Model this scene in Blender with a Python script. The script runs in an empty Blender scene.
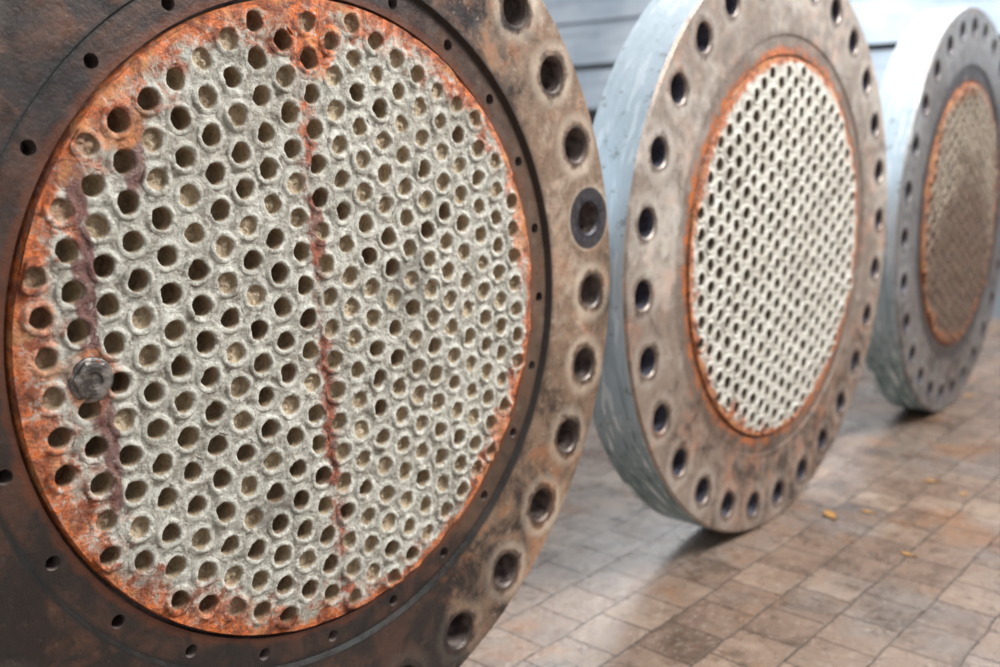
import bpy, random
import numpy as np
from math import *
from mathutils import Vector, Matrix, noise as mnoise
from mathutils.geometry import delaunay_2d_cdt

K=1.2
S=bpy.context.scene
COL=S.collection
S.view_settings.view_transform='Standard'
S.view_settings.look='None'

def lin(c):
    return tuple(((v/255)/12.92 if v/255<=0.04045 else ((v/255+0.055)/1.055)**2.4) for v in c)+(1,)

# ---------------------------------------------------------------- node helper
class NT:
    def __init__(s,name):
        s.m=bpy.data.materials.new(name); s.m.use_nodes=True
        s.t=s.m.node_tree; s.t.nodes.clear()
        s.out=s.t.nodes.new('ShaderNodeOutputMaterial')
        s.b=s.t.nodes.new('ShaderNodeBsdfPrincipled')
        s.t.links.new(s.b.outputs[0],s.out.inputs[0])
        s.tc=s.t.nodes.new('ShaderNodeTexCoord')
        s.obj=s.tc.outputs['Object']
    def put(s,sock,v):
        if isinstance(v,bpy.types.NodeSocket): s.t.links.new(v,sock)
        else: sock.default_value=v
    def n(s,typ,**k):
        nd=s.t.nodes.new(typ)
        for a,b in k.items(): setattr(nd,a,b)
        return nd
    def math(s,op,a,b=0.0,c=0.0,clamp=False):
        nd=s.n('ShaderNodeMath',operation=op); nd.use_clamp=clamp
        s.put(nd.inputs[0],a); s.put(nd.inputs[1],b); s.put(nd.inputs[2],c)
        return nd.outputs[0]
    def noise(s,scale,detail=4,rough=.55,vec=None,dist=0.0,off=None):
        nd=s.n('ShaderNodeTexNoise'); nd.inputs['Scale'].default_value=scale
        nd.inputs['Detail'].default_value=detail; nd.inputs['Roughness'].default_value=rough
        nd.inputs['Distortion'].default_value=dist
        v=vec or s.obj
        if off is not None:
            mp=s.n('ShaderNodeMapping'); s.put(mp.inputs[0],v); mp.inputs['Location'].default_value=(off,off*1.7,off*.6); v=mp.outputs[0]
        s.put(nd.inputs['Vector'],v); return nd.outputs['Fac']
    def ramp(s,v,lo,hi,a=0.0,b=1.0):
        nd=s.n('ShaderNodeMapRange'); nd.interpolation_type='SMOOTHSTEP'
        if not isinstance(v,bpy.types.NodeSocket): nd.inputs[0].default_value=v
        else: s.put(nd.inputs[0],v)
        if lo>hi: lo,hi,a,b=hi,lo,b,a
        for i,x in enumerate((lo,hi,a,b)): s.put(nd.inputs[i+1],x)
        return nd.outputs[0]
    def mix(s,f,a,b,mode='MIX'):
        nd=s.n('ShaderNodeMix',data_type='RGBA',blend_type=mode)
        s.put(nd.inputs[0],f)
        for i,x in ((6,a),(7,b)):
            if isinstance(x,(tuple,list)) : x=lin(x) if max(x)>1.5 else x
            s.put(nd.inputs[i],x)
        return nd.outputs[2]
    def sep(s,v=None):
        nd=s.n('ShaderNodeSeparateXYZ'); s.put(nd.inputs[0],v or s.obj); return nd.outputs
    def attr(s,name):
        nd=s.n('ShaderNodeAttribute',attribute_name=name); return nd.outputs['Fac']
    def bump(s,h,dist,strength=1.0,nrm=None):
        nd=s.n('ShaderNodeBump'); nd.inputs['Distance'].default_value=dist; nd.inputs['Strength'].default_value=strength
        s.put(nd.inputs['Height'],h)
        if nrm: s.put(nd.inputs['Normal'],nrm)
        return nd.outputs[0]
    def done(s,col,rough,nrm=None,metal=0.0,spec=0.5):
        s.put(s.b.inputs['Base Color'],col); s.put(s.b.inputs['Roughness'],rough)
        s.put(s.b.inputs['Metallic'],metal); s.b.inputs['Specular IOR Level'].default_value=spec
        if nrm: s.put(s.b.inputs['Normal'],nrm)
        return s.m

# ---------------------------------------------------------------- mesh helper
class MB:
    def __init__(s): s.v=[];s.f=[];s.m=[];s.s=[];s.a={}
    def add(s,vs,fs,mat=0,smooth=False,**at):
        o=len(s.v); s.v+=[tuple(p) for p in vs]
        s.f+=[tuple(i+o for i in f) for f in fs]; s.m+=[mat]*len(fs); s.s+=[smooth]*len(fs)
        for k in set(s.a)|set(at):
            L=s.a.setdefault(k,[]); L+= [0.0]*(o-len(L))
            val=at.get(k,0.0)
            L+= list(val) if hasattr(val,'__len__') else [val]*len(vs)
        return o
    def rings(s,rs,mat=0,smooth=True,closed=True,**at):
        n=len(rs[0]); vs=[p for r in rs for p in r]; fs=[]
        for i in range(len(rs)-1):
            for j in range(n):
                k=(j+1)%n
                fs.append((i*n+j,i*n+k,(i+1)*n+k,(i+1)*n+j))
        return s.add(vs,fs,mat,smooth,**at)
    def build(s,name,mats,parent=None):
        me=bpy.data.meshes.new(name); me.from_pydata(s.v,[],s.f)
        me.polygons.foreach_set('material_index',s.m); me.polygons.foreach_set('use_smooth',s.s)
        for k,L in s.a.items():
            L+= [0.0]*(len(s.v)-len(L))
            at=me.attributes.new(k,'FLOAT','POINT'); at.data.foreach_set('value',L)
        for m in mats: me.materials.append(m)
        me.update()
        ob=bpy.data.objects.new(name,me); COL.objects.link(ob)
        if parent: ob.parent=parent
        return ob

def circ(cx,cz,r,n,y,ph=0):
    return [(cx+r*cos(ph+2*pi*i/n),y,cz+r*sin(ph+2*pi*i/n)) for i in range(n)]

def cdt_face(loops,keep,extra=()):
    vs=[];es=[]
    for L in loops:
        o=len(vs);n=len(L); vs+=[Vector(p) for p in L]; es+=[(o+i,o+(i+1)%n) for i in range(n)]
    vs+=[Vector(p) for p in extra]
    ov,oe,of,_,_,_=delaunay_2d_cdt(vs,es,[],0,1e-7)
    fs=[]
    for f in of:
        c=sum((ov[i] for i in f),Vector((0,0)))/len(f)
        if keep(c): 
            a,b,d=ov[f[0]],ov[f[1]],ov[f[2]]
            cr=(b-a).cross(d-a)
            fs.append(tuple(f) if cr>0 else tuple(reversed(f)))
    return ov,fs

# ---------------------------------------------------------------- materials
def mat_face(name,dark,mid,light,rust,R,kp,ph,grad,seed,stain=1.0,landdark=1.0,spot=None,gasket=0.0,rustg=1.0,dkmul=(1.75,1.5,1.35),gw=0.035,teal=0.0,ringcol=None):
    t=NT(name); x,y,z=t.sep()[:3]
    r=t.math('SQRT',t.math('ADD',t.math('MULTIPLY',x,x),t.math('MULTIPLY',z,z)))
    an=t.math('ARCTAN2',z,x)
    w=t.n('ShaderNodeMath',operation='WRAP'); t.put(w.inputs[0],t.math('SUBTRACT',an,ph)); w.inputs[1].default_value=pi/28; w.inputs[2].default_value=-pi/28
    aw=w.outputs[0]
    hx=t.math('SUBTRACT',t.math('MULTIPLY',r,t.math('COSINE',aw)),R*.905)
    hy=t.math('MULTIPLY',r,t.math('SINE',aw))
    hd=t.math('SQRT',t.math('ADD',t.math('MULTIPLY',hx,hx),t.math('MULTIPLY',hy,hy)))
    n1=t.noise(3.2,5,.6,off=seed); n2=t.noise(13,7,.68,off=seed+3,dist=.5); n3=t.noise(65,6,.72,off=seed+7); n4=t.noise(240,4,.7); n5=t.noise(26,6,.7,off=seed+13,dist=.3)
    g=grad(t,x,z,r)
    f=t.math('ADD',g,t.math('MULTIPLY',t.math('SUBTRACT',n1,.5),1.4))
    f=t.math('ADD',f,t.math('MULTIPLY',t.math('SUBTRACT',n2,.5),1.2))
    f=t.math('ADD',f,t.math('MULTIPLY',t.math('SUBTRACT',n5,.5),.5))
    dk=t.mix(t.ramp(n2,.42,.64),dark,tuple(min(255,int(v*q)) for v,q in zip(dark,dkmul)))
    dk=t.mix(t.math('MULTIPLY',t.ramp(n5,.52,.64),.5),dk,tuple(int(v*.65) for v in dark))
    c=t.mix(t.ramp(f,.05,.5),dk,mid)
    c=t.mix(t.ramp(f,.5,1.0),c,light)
    rm=t.math('MULTIPLY',t.ramp(n2,.48,.62),t.ramp(t.noise(5,4,.6,off=seed+11),.44,.58))
    rm=t.math('MULTIPLY',rm,t.ramp(g,-.3,.5,.15,rustg))
    c=t.mix(t.math('MULTIPLY',rm,.6),c,rust)
    c=t.mix(t.math('MULTIPLY',t.ramp(n3,.54,.66),.35),c,dark)
    c=t.mix(t.math('MULTIPLY',t.math('MULTIPLY',t.ramp(n3,.44,.32),.35),t.ramp(g,-.3,.4,.15,1.0)),c,light)
    hr=t.math('ADD',hd,t.math('MULTIPLY',t.math('SUBTRACT',n5,.5),.05*R))
    st=t.ramp(hr,.047*R,.062*R,1.0,0.0)
    c=t.mix(t.math('MULTIPLY',st,.75*stain),c,dark)
    halo=t.math('MULTIPLY',t.ramp(hr,.058*R,.066*R),t.ramp(hr,.070*R,.096*R,1.0,0.0))
    halo=t.math('MULTIPLY',halo,t.ramp(g,.0,.5,.1,1.0))
    halo=t.math('MULTIPLY',halo,t.ramp(n1,.4,.6,.5,1.0))
    c=t.mix(t.math('MULTIPLY',halo,.6*stain),c,light)
    ld=t.ramp(t.math('ADD',r,t.math('MULTIPLY',t.math('SUBTRACT',n2,.5),.03*R)),.722*R,.752*R,1.0,0.0)
    c=t.mix(t.math('MULTIPLY',ld,.85*landdark),c,ringcol if ringcol else t.mix(t.ramp(g,-.3,.5),dk,(78,60,49)))
    if teal>0:
        tm=t.math('MULTIPLY',t.ramp(r,.712*R,.722*R),t.ramp(r,.728*R,.736*R,1.0,0.0))
        c=t.mix(t.math('MULTIPLY',tm,teal),c,(32,34,33))
        km=t.ramp(t.math('ADD',r,t.math('MULTIPLY',t.math('SUBTRACT',n5,.5),.05*R)),(kp+.012)*R,(kp+.028)*R,1.0,0.0)
        c=t.mix(t.math('MULTIPLY',km,.45),c,(112,60,34))
    if gasket>0:
        gm=t.ramp(t.math('ADD',r,t.math('MULTIPLY',t.math('SUBTRACT',n5,.5),.10*R)),(kp+gw-.018)*R,(kp+gw+.018)*R,1.0,0.0)
        gm=t.math('MULTIPLY',gm,t.ramp(n1,.35,.6,.6,1.0))
        c=t.mix(t.math('MULTIPLY',gm,gasket),c,t.mix(t.ramp(n5,.4,.6),rust,(92,54,34)))
    if spot:
        dx=t.math('SUBTRACT',x,spot[0]); dz=t.math('SUBTRACT',z,spot[1])
        d=t.math('SQRT',t.math('ADD',t.math('MULTIPLY',dx,dx),t.math('MULTIPLY',dz,dz)))
        c=t.mix(t.ramp(d,.080*R,.086*R,.96,0.0),c,t.mix(t.ramp(n3,.4,.65),(30,28,33),(62,58,64)))
    b=t.math('ADD',t.math('MULTIPLY',n3,.8),t.math('ADD',t.math('MULTIPLY',n4,.3),t.math('MULTIPLY',n2,.5)))
    ro=t.ramp(n5,.35,.65,.26,.52)
    return t.done(c,ro,t.bump(b,.003,.5),metal=.35,spec=.55)

def mat_rim(name,a,b,streak,seed,R):
    t=NT(name); x,y,z=t.sep()[:3]
    n1=t.noise(4,5,.6,off=seed); n2=t.noise(30,6,.7,off=seed+2); 
    mp=t.n('ShaderNodeMapping'); t.put(mp.inputs[0],t.obj); mp.inputs['Scale'].default_value=(3,16,3)
    n3=t.noise(3,5,.6,vec=mp.outputs[0],dist=.4)
    f=t.math('ADD',t.ramp(z,-.75*R,-.05*R),t.math('MULTIPLY',t.math('SUBTRACT',n1,.5),.9),clamp=True)  # light from above painted in: pale top of rim, darker teal below
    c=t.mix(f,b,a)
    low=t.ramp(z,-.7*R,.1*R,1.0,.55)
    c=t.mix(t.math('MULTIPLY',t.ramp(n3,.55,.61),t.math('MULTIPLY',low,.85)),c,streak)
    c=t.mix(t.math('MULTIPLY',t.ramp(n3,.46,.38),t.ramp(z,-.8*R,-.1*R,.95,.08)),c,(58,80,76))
    c=t.mix(t.math('MULTIPLY',t.ramp(n2,.57,.66),.55),c,(104,98,90))
    return t.done(c,.42,t.bump(n2,.003,.5),spec=.45)

def mat_hole(name,c1,c2,seed):
    t=NT(name); n=t.noise(35,4,.6,off=seed); 
    c=t.mix(t.ramp(n,.35,.65),c1,c2)
    return t.done(c,.5,t.bump(t.noise(120,3,.6),.003,.6),metal=.2)

def mat_plate(name,A,B,C,rustA,rustB,Rp,seed,edge,stripe,holeA,holeB,patch,overall=0.0,leftw=0.0,dirt=1.0,white=(226,225,216),rimw=.955,fine=1.0):
    t=NT(name); x,y,z=t.sep()[:3]
    cav=t.attr('cav'); bead=t.attr('bead'); rnd=t.attr('rnd')
    r=t.math('SQRT',t.math('ADD',t.math('MULTIPLY',x,x),t.math('MULTIPLY',z,z)))
    n1=t.noise(3.5,5,.6,off=seed); n2=t.noise(14,6,.68,off=seed+3,dist=.8); n3=t.noise(75,7,.72,off=seed+7,dist=.4); n4=t.noise(200,5,.7); n5=t.noise(30,6,.7,off=seed+9)
    c=t.mix(t.ramp(n2,.35,.65),A,B)
    c=t.mix(t.math('MULTIPLY',t.ramp(n5,.5,.62),.6),c,C)
    dm=t.math('MULTIPLY',t.math('SUBTRACT',1.0,bead),t.ramp(n3,.3,.55,.5,1.0))
    c=t.mix(t.math('MULTIPLY',dm,.7*dirt),c,(98,86,74))
    c=t.mix(t.math('MULTIPLY',t.ramp(n3,.53,.61),.65*dirt),c,(108,94,78))
    c=t.mix(t.math('MULTIPLY',t.ramp(n4,.56,.64),.35*dirt),c,(84,74,64))
    c=t.mix(t.math('MULTIPLY',t.ramp(n5,.46,.36),.45),c,white)
    c=t.mix(t.math('MULTIPLY',t.ramp(n4,.44,.38),.4),c,white)
    c=t.mix(t.math('MULTIPLY',t.ramp(n1,.52,.66),.3*dirt),c,(132,120,102))
    # rust
    rustc=t.mix(t.ramp(n5,.42,.58),rustA,rustB)
    rustc=t.mix(t.math('MULTIPLY',t.ramp(n3,.5,.62),.65),rustc,(80,42,30))
    rustc=t.mix(t.math('MULTIPLY',t.ramp(n2,.5,.38),.45),rustc,(212,150,86))
    e=t.math('ADD',t.math('DIVIDE',r,Rp),t.math('MULTIPLY',t.math('SUBTRACT',n2,.5),.56))
    e=t.math('ADD',e,t.math('MULTIPLY',t.math('SUBTRACT',n1,.5),.26))
    e=t.math('ADD',e,t.math('MULTIPLY',t.math('SUBTRACT',n5,.5),.44))
    if leftw: e=t.math('ADD',e,t.math('MULTIPLY',x,-leftw/Rp))
    em=t.ramp(e,edge[0],edge[1])
    for (px,pz,prx,prz,ps,*rest) in patch:
        dx=t.math('DIVIDE',t.math('SUBTRACT',x,px*Rp),prx*Rp); dz=t.math('DIVIDE',t.math('SUBTRACT',z,pz*Rp),prz*Rp)
        d=t.math('SQRT',t.math('ADD',t.math('MULTIPLY',dx,dx),t.math('MULTIPLY',dz,dz)))
        d=t.math('ADD',d,t.math('MULTIPLY',t.math('SUBTRACT',n2,.5),1.6))
        pm=t.math('MULTIPLY',t.ramp(d,.7,1.0,1.0,0.0),ps)
        if rest: c=t.mix(t.math('MULTIPLY',pm,t.ramp(n3,.36,.46,.4,1.0)),c,rest[0])
        else: em=t.math('MAXIMUM',em,pm)
    sx=t.math('ABSOLUTE',t.math('ADD',t.math('SUBTRACT',x,t.math('MULTIPLY_ADD',z,-.05,-.045*Rp)),t.math('ADD',t.math('MULTIPLY',t.math('SUBTRACT',n5,.5),.14*Rp),t.math('MULTIPLY',t.math('SUBTRACT',n3,.5),.06*Rp))))
    sm=t.math('MULTIPLY',t.ramp(sx,.004*Rp,.050*Rp,1.0,0.0),t.ramp(t.noise(14,5,.65,off=seed+5),.44,.54,.08,1.0))
    sm=t.math('MULTIPLY',sm,stripe)
    em=t.math('MAXIMUM',em,t.math('MULTIPLY',t.ramp(n2,.35,.6),overall))
    em=t.math('MULTIPLY',em,t.ramp(n3,.39,.46,.24,1.0))
    rim=t.ramp(t.math('ADD',r,t.math('MULTIPLY',t.math('SUBTRACT',n5,.5),.10*Rp)),rimw*Rp,(rimw+.025)*Rp)
    rim=t.math('MULTIPLY',rim,t.ramp(n3,.38,.46,.6,1.0))
    em=t.math('MAXIMUM',em,t.math('MULTIPLY',rim,.94))
    c=t.mix(em,c,rustc)
    up=t.ramp(z,.4*Rp,.95*Rp)
    c=t.mix(sm,c,t.mix(t.ramp(n3,.4,.6),t.mix(up,(158,84,52),(222,110,36)),(96,54,40)))
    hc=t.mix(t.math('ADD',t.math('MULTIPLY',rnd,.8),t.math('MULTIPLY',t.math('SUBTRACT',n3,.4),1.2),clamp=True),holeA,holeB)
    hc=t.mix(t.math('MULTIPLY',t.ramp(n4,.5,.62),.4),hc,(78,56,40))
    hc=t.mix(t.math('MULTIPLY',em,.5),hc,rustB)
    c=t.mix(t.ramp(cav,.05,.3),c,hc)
    b=t.math('ADD',t.math('MULTIPLY',n3,1.0),t.math('ADD',t.math('MULTIPLY',n4,.3),t.math('MULTIPLY',n5,1.0)))
    return t.done(c,t.ramp(n3,.3,.7,.32,.65),t.bump(b,.009*fine,.85),spec=.5)

def mat_steel(name,c1,c2,rough=.4,metal=.6,scale=60):
    t=NT(name); n=t.noise(scale,6,.7); c=t.mix(t.ramp(n,.4,.6),c1,c2)
    return t.done(c,rough,t.bump(t.noise(110,5,.7),.002,.7),metal=metal)

# ---------------------------------------------------------------- flange builder
def make_flange(idx,loc,w,R,T,kp,ph,ph2,mats,label,rngseed,crust,studs=True,rot=0.05):
    rg=random.Random(rngseed)
    root=bpy.data.objects.new('heat_exchanger_flange',None); COL.objects.link(root)
    root.location=(loc[0],loc[1],loc[2]); root.rotation_euler=(0,0,w); root.empty_display_size=.2
    root['label']=label; root['category']='industrial flange'; root['group']='row of heat exchanger flanges'
    Rp=R*kp
    r_land0=Rp*1.012; r_land1=.722*R; r_face=.728*R; ch=.008*R
    mface,mrim,mhole,mplate=mats
    mb=MB(); NB=28; NS=24; n=224
    hr=.041*R; hc=.047*R; rb=.905*R
    hol=[(rb*cos(ph+2*pi*i/NB),rb*sin(ph+2*pi*i/NB)) for i in range(NB)]
    sr=.0132*R; rs=.692*R
    shol=[(rs*cos(ph2+2*pi*i/NS),rs*sin(ph2+2*pi*i/NS)) for i in range(NS)] if studs else []
    def flat(c): return [(p[0],p[2]) for p in c]
    def inh(c,H,rr): return any((c.x-a)**2+(c.y-b)**2<rr*rr for a,b in H)
    loops=[flat(circ(0,0,R-ch,n,0)),flat(circ(0,0,r_face,n,0))]+[flat(circ(a,b,hc,28,0)) for a,b in hol]
    ov,fs=cdt_face(loops,lambda c: r_face*.9995<c.length<R and not inh(c,hol,hc))
    ov=[(p.x,0,p.y) for p in ov]; mb.add(ov,fs,0)
    loops=[flat(circ(0,0,R-ch,n,0))]+[flat(circ(a,b,hr,28,0)) for a,b in hol]
    bv,bf=cdt_face(loops,lambda c: c.length<R and not inh(c,hol,hr))
    mb.add([(p.x,T,p.y) for p in bv],[tuple(reversed(f)) for f in bf],1)
    for a,b in hol:
        mb.rings([circ(a,b,hc,28,0),circ(a,b,hr,28,.006*R)],0,True)
        mb.rings([circ(a,b,hr,28,.006*R),circ(a,b,hr*.985,28,T*.5),circ(a,b,hr,28,T)],2,True)
    mb.rings([circ(0,0,R,n,ch),circ(0,0,R-ch,n,0)],0,True)
    mb.rings([circ(0,0,R,n,T-ch),circ(0,0,R,n,T*.5),circ(0,0,R,n,ch)],1,True)
    mb.rings([circ(0,0,R-ch,n,T),circ(0,0,R,n,T-ch)],1,True)
    yl=(.013 if idx==0 else .005)*R
    mb.rings([circ(0,0,r_face,n,0),circ(0,0,r_land1,n,yl)],0,False)
    loops=[flat(circ(0,0,r_land1,n,0)),flat(circ(0,0,r_land0,n,0))]+[flat(circ(a,b,sr,16,0)) for a,b in shol]
    lv,lf=cdt_face(loops,lambda c: r_land0*.9995<c.length<r_land1 and not inh(c,shol,sr))
    mb.add([(p.x,yl,p.y) for p in lv],lf,0)
    for a,b in shol:
        mb.rings([circ(a,b,sr,16,yl),circ(a,b,sr*.95,16,yl+.035)],2,True)
        mb.add(circ(a,b,sr*.95,16,yl+.035),[tuple(range(16))],2)
    yg=.04*R
    mb.rings([circ(0,0,r_land0,n,yl),circ(0,0,r_land0,n,yg),circ(0,0,Rp*.99,n,yg)],2,False)
    ring=mb.build('flange_ring',[mface,mrim,mhole],root); ring.location=(0,0,R)
    # ---- tube sheet with every tube mouth modelled
    p=.0421*K*(R/(.622*K)); mb=MB()
    yp=.003 if idx==0 else -.002
    pts=[]
    nx=int(Rp/(p*.866))+3
    cr_,sr_=cos(rot),sin(rot)
    px0,pz0=-.09,-.10
    for i in range(-nx,nx+1):
        for j in range(-16,17):
            x0=i*p*.866+px0*p; z0=(j+(.5 if i%2 else 0)+pz0)*p
            x=x0*cr_-z0*sr_; z=x0*sr_+z0*cr_
            if hypot(x,z)+.275*p<Rp*.994: pts.append((x+rg.uniform(-1,1)*.012*p,z+rg.uniform(-1,1)*.012*p))
    ns=26
    def clip(X,Z,lim=.990):
        q=hypot(X,Z)
        return (X,Z) if q<Rp*lim else (X*Rp*lim/q,Z*Rp*lim/q)
    loops=[flat(circ(0,0,Rp*.996,200,0))]; base=[]
    for (x,z) in pts:
        q=[rg.random()*10 for _ in range(2)]
        L=[]
        for k in range(ns):
            a=2*pi*k/ns
            rr=.462*p*(1+.02*sin(2*a+q[0])+.02*sin(3*a+q[1])+rg.uniform(-.01,.01))
            rr=min(rr,.482*p)
            L.append(clip(x+rr*cos(a),z+rr*sin(a)))
        base.append(L); loops.append(L)
    ex=[]; seen=set()
    for i in range(-nx,nx+1):
        for j in range(-16,17):
            for s in (1,-1):
                x0=i*p*.866+px0*p+s*p*.5774; z0=(j+(.5 if i%2 else 0)+pz0)*p
                e=(x0*cr_-z0*sr_,x0*sr_+z0*cr_)
                if hypot(*e)<Rp*.975 and all(hypot(e[0]-a,e[1]-b)>.5*p for a,b in pts):
                    kk=(round(e[0]/p*3),round(e[1]/p*3))
                    if kk not in seen: seen.add(kk); ex.append(e)
    cells={}
    for k,(x,z) in enumerate(pts): cells.setdefault((int(x//p),int(z//p)),[]).append(k)
    def keep(c):
        if c.length>Rp: return False
        a,b=int(c.x//p),int(c.y//p)
        for da in (-1,0,1):
            for db in (-1,0,1):
                for k in cells.get((a+da,b+db),()):
                    if (c.x-pts[k][0])**2+(c.y-pts[k][1])**2<(.40*p)**2 and c.length<Rp*.987: return False
        return True
    pv,pf=cdt_face(loops,keep,ex)
    def hgt(x,z):
        return .06*p*mnoise.noise(Vector((x*45,z*45,rngseed)))*crust+.10*p*mnoise.noise(Vector((x*9,z*9,rngseed+5)))+.055*p*crust*mnoise.noise(Vector((x*120,z*120,rngseed+9)))
    hb0=.055*p
    L0=len(loops[0])
    mb.add([(q.x,yp-hgt(q.x,q.y)-(hb0 if i>=L0 and q.length<.97*Rp else 0)+(.05*p if i>=L0+ns*len(pts) else 0),q.y) for i,q in enumerate(pv)],pf,0,True,cav=0.0,bead=[(.6 if L0<=i<L0+ns*len(pts) else 0.05) for i in range(len(pv))],rnd=0.0)
    mb.rings([circ(0,0,Rp*1.0,200,yp+.04*R),circ(0,0,Rp*1.0,200,yp+.004),circ(0,0,Rp*.996,200,yp)],0,True,cav=0.0,bead=0.3,rnd=0.0)
    for (x,z),L in zip(pts,base):
        right=x>-.03*Rp
        fill=rg.random()<((.8 if right else .28)*crust)
        rh=p*(rg.uniform(.27,.295) if not right else rg.uniform(.25,.29))
        if hypot(x,z)>Rp*.93: rh=min(rh,.27*p)
        if idx==1: rh=p*rg.uniform(.29,.315)
        if idx==2: rh=p*rg.uniform(.31,.34)
        if idx and hypot(x,z)>Rp*.93: rh=.27*p
        hb=p*rg.uniform(.07,.12)
        depth=p*(rg.uniform(.08,.32) if fill else rg.uniform(.45,1.0))
        if idx==1: depth=p*rg.uniform(.28,.6)
        if idx==2: depth=p*rg.uniform(.5,.9)
        rv=rg.random()*.8+(0 if right else .12); q1,q2,q3=[rg.random()*6.28 for _ in range(3)]
        if fill: rv*=.3
        def ring(r0,y,jit,hj):
            o=[]
            for k in range(ns):
                a=2*pi*k/ns
                rr=r0*(1+jit*(.5*sin(2*a+q1)+.35*sin(3*a+q2)+.25*sin(5*a+q3))+rg.uniform(-1,1)*jit*.2)
                X,Z=clip(x+rr*cos(a),z+rr*sin(a),.989)
                yy=y-hj*(sin(a*2+q3)+.6*sin(3*a+q1)+rg.uniform(-.8,.8))
                o.append((X,yp+yy-(hgt(X,Z) if y<.2*p else 0),Z))
            return o
        j=.025+.035*crust
        r1=rh+(.455*p-rh)*.60; r2=rh+.018*p
        rs_=[[(a,yp-(hb0 if hypot(a,b)<.97*Rp else 0)-hgt(a,b),b) for a,b in L],
             ring(.43*p,-hb*.82,.015,.012*p),ring(r1,-hb*.98,.03,.020*p*crust),ring(.5*(r1+r2),-hb*1.0,.04,.022*p*crust),
             ring(r2,-hb*.75,j,.014*p),ring(rh,.0*p,j,0),ring(rh*.985,depth*.5,.04,0),ring(rh*.97,depth,.05,0),ring(rh*.45,depth*(1.0 if not fill else .85),.06,.04*p)]
        cav=[0,0,0,0,.04,.25,.7,1,1]; bd=[.6,.8,1,1,1,.5,0,0,0]
        mb.rings(rs_,0,True,cav=[c for c in cav for _ in range(ns)],bead=[c for c in bd for _ in range(ns)],rnd=rv)
        last=rs_[-1]; c=(x,sum(q[1] for q in last)/ns,z)
        mb.add(last+[c],[(k,(k+1)%ns,ns) for k in range(ns)],0,True,cav=1.0,bead=0.0,rnd=rv)
    plate=mb.build('tube_sheet',[mplate],root); plate.location=(0,0,R)
    plate['label']=['crusted grey tube sheet with orange rust round its edge','pale cream tube sheet with thin rust rim','brown rusted tube sheet with crusted tube mouths'][idx]
    return root,pts,p

def add_plug(root,R,x,z,s,mat):
    mb=MB()
    n=36
    mb.rings([circ(x,z,s*1.12,n,.008),circ(x,z,s*1.10,n,-.001),circ(x,z,s*1.02,n,-.0035),circ(x,z,s*.8,n,-.0035)],0,True)
    def hexr(r0,y,rnd):
        o=[]
        for k in range(n):
            a=2*pi*k/n; m=((a+.2)%(pi/3))-pi/6
            rr=r0*(cos(pi/6)/cos(m)); rr=rr*(1-rnd)+r0*.93*rnd
            o.append((x+rr*cos(a),y,z+rr*sin(a)))
        return o
    mb.rings([hexr(s*.98,-.003,0),hexr(s*.98,-.0070,0)],0,False)
    mb.rings([hexr(s*.98,-.0070,0),hexr(s*.88,-.0090,.5),hexr(s*.70,-.0098,1),hexr(s*.45,-.0098,1),hexr(s*.40,-.0080,1),hexr(s*.03,-.0080,1)],0,False)
    ob=mb.build('plug_bolt',[mat],root); ob.location=(0,0,R); ob['label']='tarnished grey steel hexagonal plug bolt'

# ---------------------------------------------------------------- the three flanges
T=.119*K
R1=.622*K; R2=R1*1.023; R3=R1*1.017
ph1=-.043
KP1=.650
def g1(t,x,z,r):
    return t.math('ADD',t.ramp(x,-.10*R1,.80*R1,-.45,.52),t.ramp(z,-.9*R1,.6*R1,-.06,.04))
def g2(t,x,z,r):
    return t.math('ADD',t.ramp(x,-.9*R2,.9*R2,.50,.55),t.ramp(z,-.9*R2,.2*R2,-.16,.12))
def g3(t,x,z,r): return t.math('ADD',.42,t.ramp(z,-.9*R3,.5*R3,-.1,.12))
sa=ph1+2*pi/28
mf1=mat_face('rusted_flange_steel',(43,36,33),(130,107,88),(204,188,168),(156,98,58),R1,KP1,ph1,g1,1.0,spot=(.905*R1*cos(sa),.905*R1*sin(sa)),dkmul=(1.7,1.42,1.25),gasket=.0,teal=.8,landdark=.9)
mf2=mat_face('weathered_flange_steel',(78,64,55),(138,122,109),(186,176,164),(196,110,56),R2,.656,.05,g2,6.0,.8,.5,gasket=.95,rustg=.45,gw=.028)
mf3=mat_face('grey_flange_steel',(64,56,52),(112,108,105),(148,148,146),(128,78,52),R3,.652,.05,g3,9.0,.7,1.1,gasket=.6,rustg=.5,gw=.02,ringcol=(60,54,52))
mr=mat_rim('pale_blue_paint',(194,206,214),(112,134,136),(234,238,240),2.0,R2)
mh=mat_hole('hole_wall_steel',(64,52,48),(122,108,102),3.0)
mh2=mat_hole('hole_wall_steel_blue_light',(58,54,62),(92,90,100),4.0)  # bluish light inside the far bolt holes is put into this wall colour
PUR=(102,54,46)
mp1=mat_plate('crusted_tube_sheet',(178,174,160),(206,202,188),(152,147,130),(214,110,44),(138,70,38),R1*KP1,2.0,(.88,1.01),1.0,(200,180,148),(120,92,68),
   [(-.80,.24,.035,.42,.9,PUR),(-.77,-.25,.03,.22,.85,PUR),(-.64,.55,.04,.12,.8,PUR),(-.97,-.30,.10,.30,.85),(-.74,.66,.16,.10,.7),(-.04,.88,.13,.12,1.0),(.18,.93,.10,.05,.8),(-.95,.10,.07,.3,.7),(-.55,-.82,.2,.08,.8),(.93,.25,.05,.2,.7),(.80,-.55,.07,.14,.7),(-.05,.30,.035,.14,.85,(120,66,50)),(-.25,-.55,.12,.06,.5,(90,82,74)),(.35,.1,.10,.12,.4,(96,88,80)),(-.80,-.03,.09,.09,.7)],leftw=.02,white=(222,220,208))
mp2=mat_plate('cream_tube_sheet',(196,191,177),(214,210,198),(176,170,154),(204,116,56),(150,80,44),R2*.656,12.0,(.94,1.06),.0,(138,122,102),(94,78,62),[],dirt=.6,white=(228,226,216))
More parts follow.
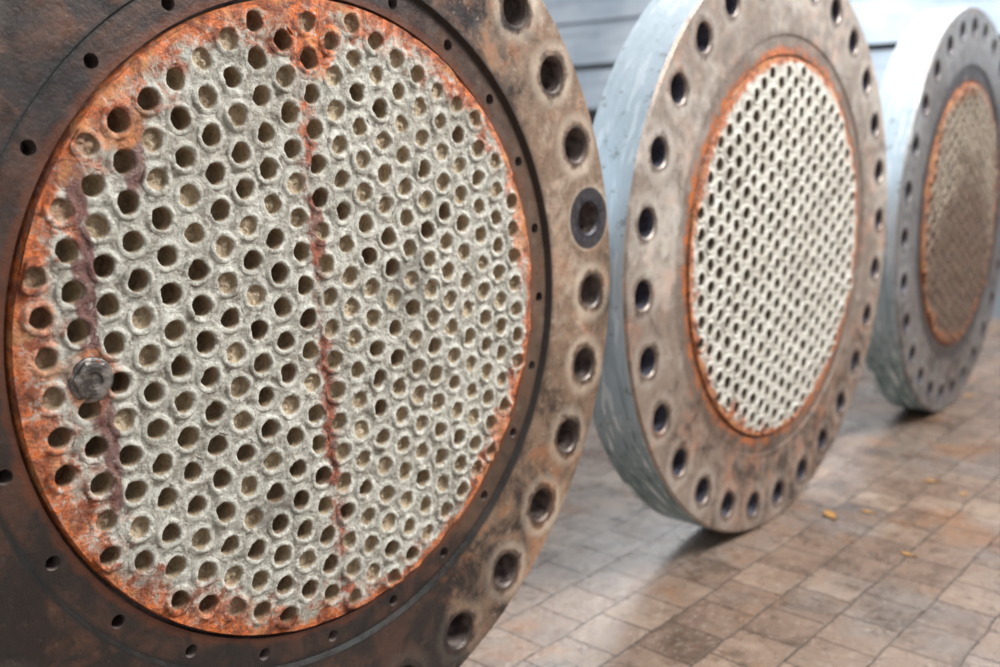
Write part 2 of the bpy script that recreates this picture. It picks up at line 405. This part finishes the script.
mp3=mat_plate('brown_tube_sheet',(146,133,116),(166,152,132),(122,102,82),(172,98,52),(98,66,46),R3*.652,22.0,(.88,1.02),.0,(42,34,30),(28,23,21),[(0,-.45,1.1,.85,.85,(86,62,46)),(.1,.1,.5,.45,.5,(102,82,66))],.1,white=(180,171,154),rimw=.955)

z1=.031*K
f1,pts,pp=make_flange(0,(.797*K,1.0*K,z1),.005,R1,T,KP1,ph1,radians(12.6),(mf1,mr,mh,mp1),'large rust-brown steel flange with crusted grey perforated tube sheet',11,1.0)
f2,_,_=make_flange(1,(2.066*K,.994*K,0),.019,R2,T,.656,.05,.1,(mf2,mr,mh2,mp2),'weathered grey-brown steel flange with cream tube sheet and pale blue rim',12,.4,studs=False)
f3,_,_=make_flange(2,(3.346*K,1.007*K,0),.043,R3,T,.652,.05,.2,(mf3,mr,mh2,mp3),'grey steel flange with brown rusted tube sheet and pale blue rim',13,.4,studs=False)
plugm=mat_steel('plug_steel',(70,64,60),(138,131,124),.38,.6,40)
add_plug(f1,R1,-.326*K,-.010*K,.0225*K,plugm)

# timber block carrying the first flange
def box_part(name,cx,cy,cz,sx,sy,sz,mat,bev=.006):
    import bmesh
    bm=bmesh.new(); bmesh.ops.create_cube(bm,size=1)
    for v in bm.verts: v.co=Vector((v.co.x*sx,v.co.y*sy,v.co.z*sz))
    bmesh.ops.bevel(bm,geom=bm.edges[:],offset=bev,segments=2,affect='EDGES')
    me=bpy.data.meshes.new(name); bm.to_mesh(me); bm.free(); me.materials.append(mat)
    ob=bpy.data.objects.new(name,me); ob.location=(cx,cy,cz); COL.objects.link(ob); return ob
t=NT('old_timber'); mp=t.n('ShaderNodeMapping'); t.put(mp.inputs[0],t.obj); mp.inputs['Scale'].default_value=(2,20,20)
wn=t.noise(4,5,.6,vec=mp.outputs[0]); timber=t.done(t.mix(t.ramp(wn,.35,.65),(92,72,54),(140,116,90)),.8,t.bump(wn,.003,.6))
tb=box_part('timber_block',.797*K,1.0*K+T/2,z1/2-.0005,.5,.2,z1-.001,timber); tb['label']='old timber block lying under the rusted flange'; tb['category']='timber block'

# ---------------------------------------------------------------- floor
def plane(name,vs,mat):
    me=bpy.data.meshes.new(name); me.from_pydata(vs,[],[(0,1,2,3)]); me.materials.append(mat)
    ob=bpy.data.objects.new(name,me); COL.objects.link(ob); ob['kind']='structure'; return ob
t=NT('clay_pavers')
n1=t.noise(1.6,5,.6); n2=t.noise(9,7,.7,dist=.4); n3=t.noise(60,6,.7); n5=t.noise(22,6,.7,off=3.0)
wv=t.n('ShaderNodeTexNoise'); wv.inputs['Scale'].default_value=9; wv.inputs['Detail'].default_value=5; t.put(wv.inputs['Vector'],t.obj)
vm=t.n('ShaderNodeVectorMath',operation='MULTIPLY_ADD'); t.put(vm.inputs[0],wv.outputs['Color']); vm.inputs[1].default_value=(.018,.018,0); t.put(vm.inputs[2],t.obj)
def brick(c1,c2,mort,bias=0.0,ms=.003):
    b=t.n('ShaderNodeTexBrick'); b.offset=.5; b.offset_frequency=2; b.squash=1.0
    t.put(b.inputs['Vector'],vm.outputs[0])
    b.inputs['Color1'].default_value=c1; b.inputs['Color2'].default_value=c2; b.inputs['Mortar'].default_value=mort
    b.inputs['Scale'].default_value=1.0; b.inputs['Mortar Size'].default_value=ms; b.inputs['Mortar Smooth'].default_value=.45
    b.inputs['Bias'].default_value=bias; b.inputs['Brick Width'].default_value=.138; b.inputs['Row Height'].default_value=.138
    return b
b1=brick((0,0,0,1),(1,1,1,1),(.5,.5,.5,1))
bf=b1.outputs['Color']; bm_=b1.outputs['Fac']
bv=t.math('ADD',t.math('MULTIPLY_ADD',bf,.5,.22),t.math('MULTIPLY',t.math('SUBTRACT',n2,.5),1.3),clamp=True)
c=t.mix(t.ramp(bv,.0,.5),(82,66,56),(122,101,86))
c=t.mix(t.ramp(bv,.5,1.0),c,(152,131,113))
c=t.mix(t.math('MULTIPLY',t.ramp(n1,.48,.63),.5),c,(122,117,113))
c=t.mix(t.math('MULTIPLY',t.ramp(n5,.52,.64),.55),c,(70,55,45))
c=t.mix(t.math('MULTIPLY',t.ramp(t.noise(3.5,5,.65,off=4.0),.52,.64),.5),c,(136,94,60))
c=t.mix(t.math('MULTIPLY',t.ramp(t.noise(2.2,6,.7,off=9.0),.57,.70),.4),c,(72,62,56))
c=t.mix(t.math('MULTIPLY',t.ramp(n3,.54,.66),.35),c,(172,162,152))
c=t.mix(t.math('MULTIPLY',bm_,t.ramp(n5,.35,.6,.9,.5)),c,(48,40,36))
hh=t.math('ADD',t.math('MULTIPLY',t.math('SUBTRACT',1.0,bm_),.9),t.math('ADD',t.math('MULTIPLY',n3,.4),t.math('ADD',t.math('MULTIPLY',bf,.45),t.math('MULTIPLY',n5,.6))))
floorm=t.done(c,t.ramp(n2,.35,.65,.17,.38),t.bump(hh,.005,.6),spec=.6)
plane('floor',[(-3,-4,0),(6.24,-4,0),(6.24,8,0),(-3,8,0)],floorm)

# ---------------------------------------------------------------- end wall: broad lapped metal panels
t=NT('pale_blue_siding'); n=t.noise(1.5,4,.6); mp=t.n('ShaderNodeMapping'); t.put(mp.inputs[0],t.obj); mp.inputs['Scale'].default_value=(1,1,14)
ns_=t.noise(2,4,.6,vec=mp.outputs[0]); x,y,z=t.sep()[:3]
c=t.mix(t.ramp(n,.35,.65),(176,190,204),(206,216,226)); c=t.mix(t.math('MULTIPLY',t.ramp(ns_,.5,.65),.45),c,(140,152,166))
band=t.math('MULTIPLY',t.ramp(z,1.1,1.12),t.ramp(z,1.27,1.28,1.0,0.0))
band=t.math('MAXIMUM',band,t.math('MULTIPLY',t.ramp(z,1.565,1.575),t.ramp(z,1.605,1.615,1.0,0.0)))
c=t.mix(band,c,(46,48,54))
c=t.mix(t.ramp(z,1.09,1.11,1.0,0.0),c,(120,126,134))
sidm=t.done(c,.5)
mb=MB(); X=6.24; H=3.4; y0,y1=-4,8; z=0; bh=.32
prof=[]
while z<H:
    prof+=[(X-.035,z+.004),(X-.012,z+bh-.012),(X+.01,z+bh-.012),(X+.01,z+bh)]
    z+=bh
vs=[(a,y0,b) for a,b in prof]+[(a,y1,b) for a,b in prof]; m=len(prof)
mb.add(vs,[(i,i+1,m+i+1,m+i) for i in range(m-1)])
w=mb.build('wall_end',[sidm]); w['kind']='structure'
t=NT('grey_plaster'); n=t.noise(2,4,.6); plm=t.done(t.mix(n,(150,156,162),(180,184,188)),.8)
plane('wall_back',[(-3,8,0),(6.24,8,0),(6.24,8,3.4),(-3,8,3.4)],plm)

# dried leaves on the floor
t=NT('dry_leaf'); n=t.noise(80,4,.6); leafm=t.done(t.mix(n,(150,104,50),(184,142,82)),.7)
rg=random.Random(5)
def floor_pt(u,v):
    a,p=.729,.193
    F0=Vector((cos(a),sin(a),0));U0=Vector((0,0,1));Rr=Vector((sin(a),-cos(a),0))
    F=F0*cos(p)-U0*sin(p);U=U0*cos(p)+F0*sin(p)
    d=F+Rr*((u-500)/992)+U*((333.5-v)/992); k=.886*K/-d.z
    return d.x*k,d.y*k
leafme=None
for i,(u,v,s) in enumerate([(828,520,.035),(866,517,.02),(930,487,.022),(962,500,.016),(905,560,.02),(968,402,.025)]):
    fx,fy=floor_pt(u,v)
    if leafme is None:
        pr=[(-1,0),(-.6,.32),(-.1,.45),(.4,.3),(.75,.12),(1.25,.03)]
        up=[(a,b,.12+.25*b*b+.15*abs(a)*abs(a)*.5) for a,b in pr]; dn=[(a,-b,.12+.35*b*b+.12*abs(a)*.5) for a,b in pr[1:]]
        md=[(a,0,.05) for a,b in pr]
        vs=up+md+dn; n_=6; fs=[]
        for k in range(5):
            fs.append((k,k+1,n_+k+1,n_+k))
            d0=(2*n_+k-1) if k>0 else n_; fs.append((n_+k,n_+k+1,2*n_+k,d0))
        leafme=bpy.data.meshes.new('dried_leaf'); leafme.from_pydata(vs,[],[f if len(set(f))>3 else tuple(dict.fromkeys(f)) for f in fs]); leafme.materials.append(leafm)
    ob=bpy.data.objects.new('dried_leaf',leafme); COL.objects.link(ob)
    ob.location=(fx,fy,-.04*s+.001); ob.scale=(s,s,s); ob.rotation_euler=(0,0,rg.random()*6.28)
    ob['label']='small dried yellow-brown leaf lying on clay pavers'; ob['category']='leaf'; ob['group']='dried leaves on the floor'

# ---------------------------------------------------------------- light
wd=bpy.data.worlds.new('w'); S.world=wd; wd.use_nodes=True
bg=wd.node_tree.nodes['Background']; bg.inputs[0].default_value=(.92,.96,1,1); bg.inputs[1].default_value=.76
def area(name,loc,target,sx,sy,e,col):
    L=bpy.data.lights.new(name,'AREA'); L.shape='RECTANGLE'; L.size=sx; L.size_y=sy; L.energy=e; L.color=col
    o=bpy.data.objects.new(name,L); COL.objects.link(o); o.location=loc
    o.rotation_euler=(Vector(target)-Vector(loc)).to_track_quat('-Z','Y').to_euler(); return o
area('skylight_front',(3.4,-1.4,4.2),(1.5,1.2,.4),2.2,1.5,480,(.98,.99,1))
area('window_end',(5.9,2.6,3.3),(3.9,.2,0),3.0,1.6,230,(.92,.97,1))

# ---------------------------------------------------------------- camera
f_,a,p,r=991.9,.729,.193,-.012
F0=Vector((cos(a),sin(a),0));U0=Vector((0,0,1));R0=Vector((sin(a),-cos(a),0))
F=F0*cos(p)-U0*sin(p);U=U0*cos(p)+F0*sin(p)
Rr=R0*cos(r)+U*sin(r);Ur=U*cos(r)-R0*sin(r)
cd=bpy.data.cameras.new('camera'); cam=bpy.data.objects.new('camera',cd); COL.objects.link(cam)
M=Matrix(((Rr.x,Ur.x,-F.x,0),(Rr.y,Ur.y,-F.y,0),(Rr.z,Ur.z,-F.z,.886*K),(0,0,0,1)))
cam.matrix_world=M
cd.sensor_width=36; cd.lens=f_/1000*36; cd.clip_start=.05
cd.dof.use_dof=True; cd.dof.focus_distance=1.42; cd.dof.aperture_fstop=2.6
S.camera=cam
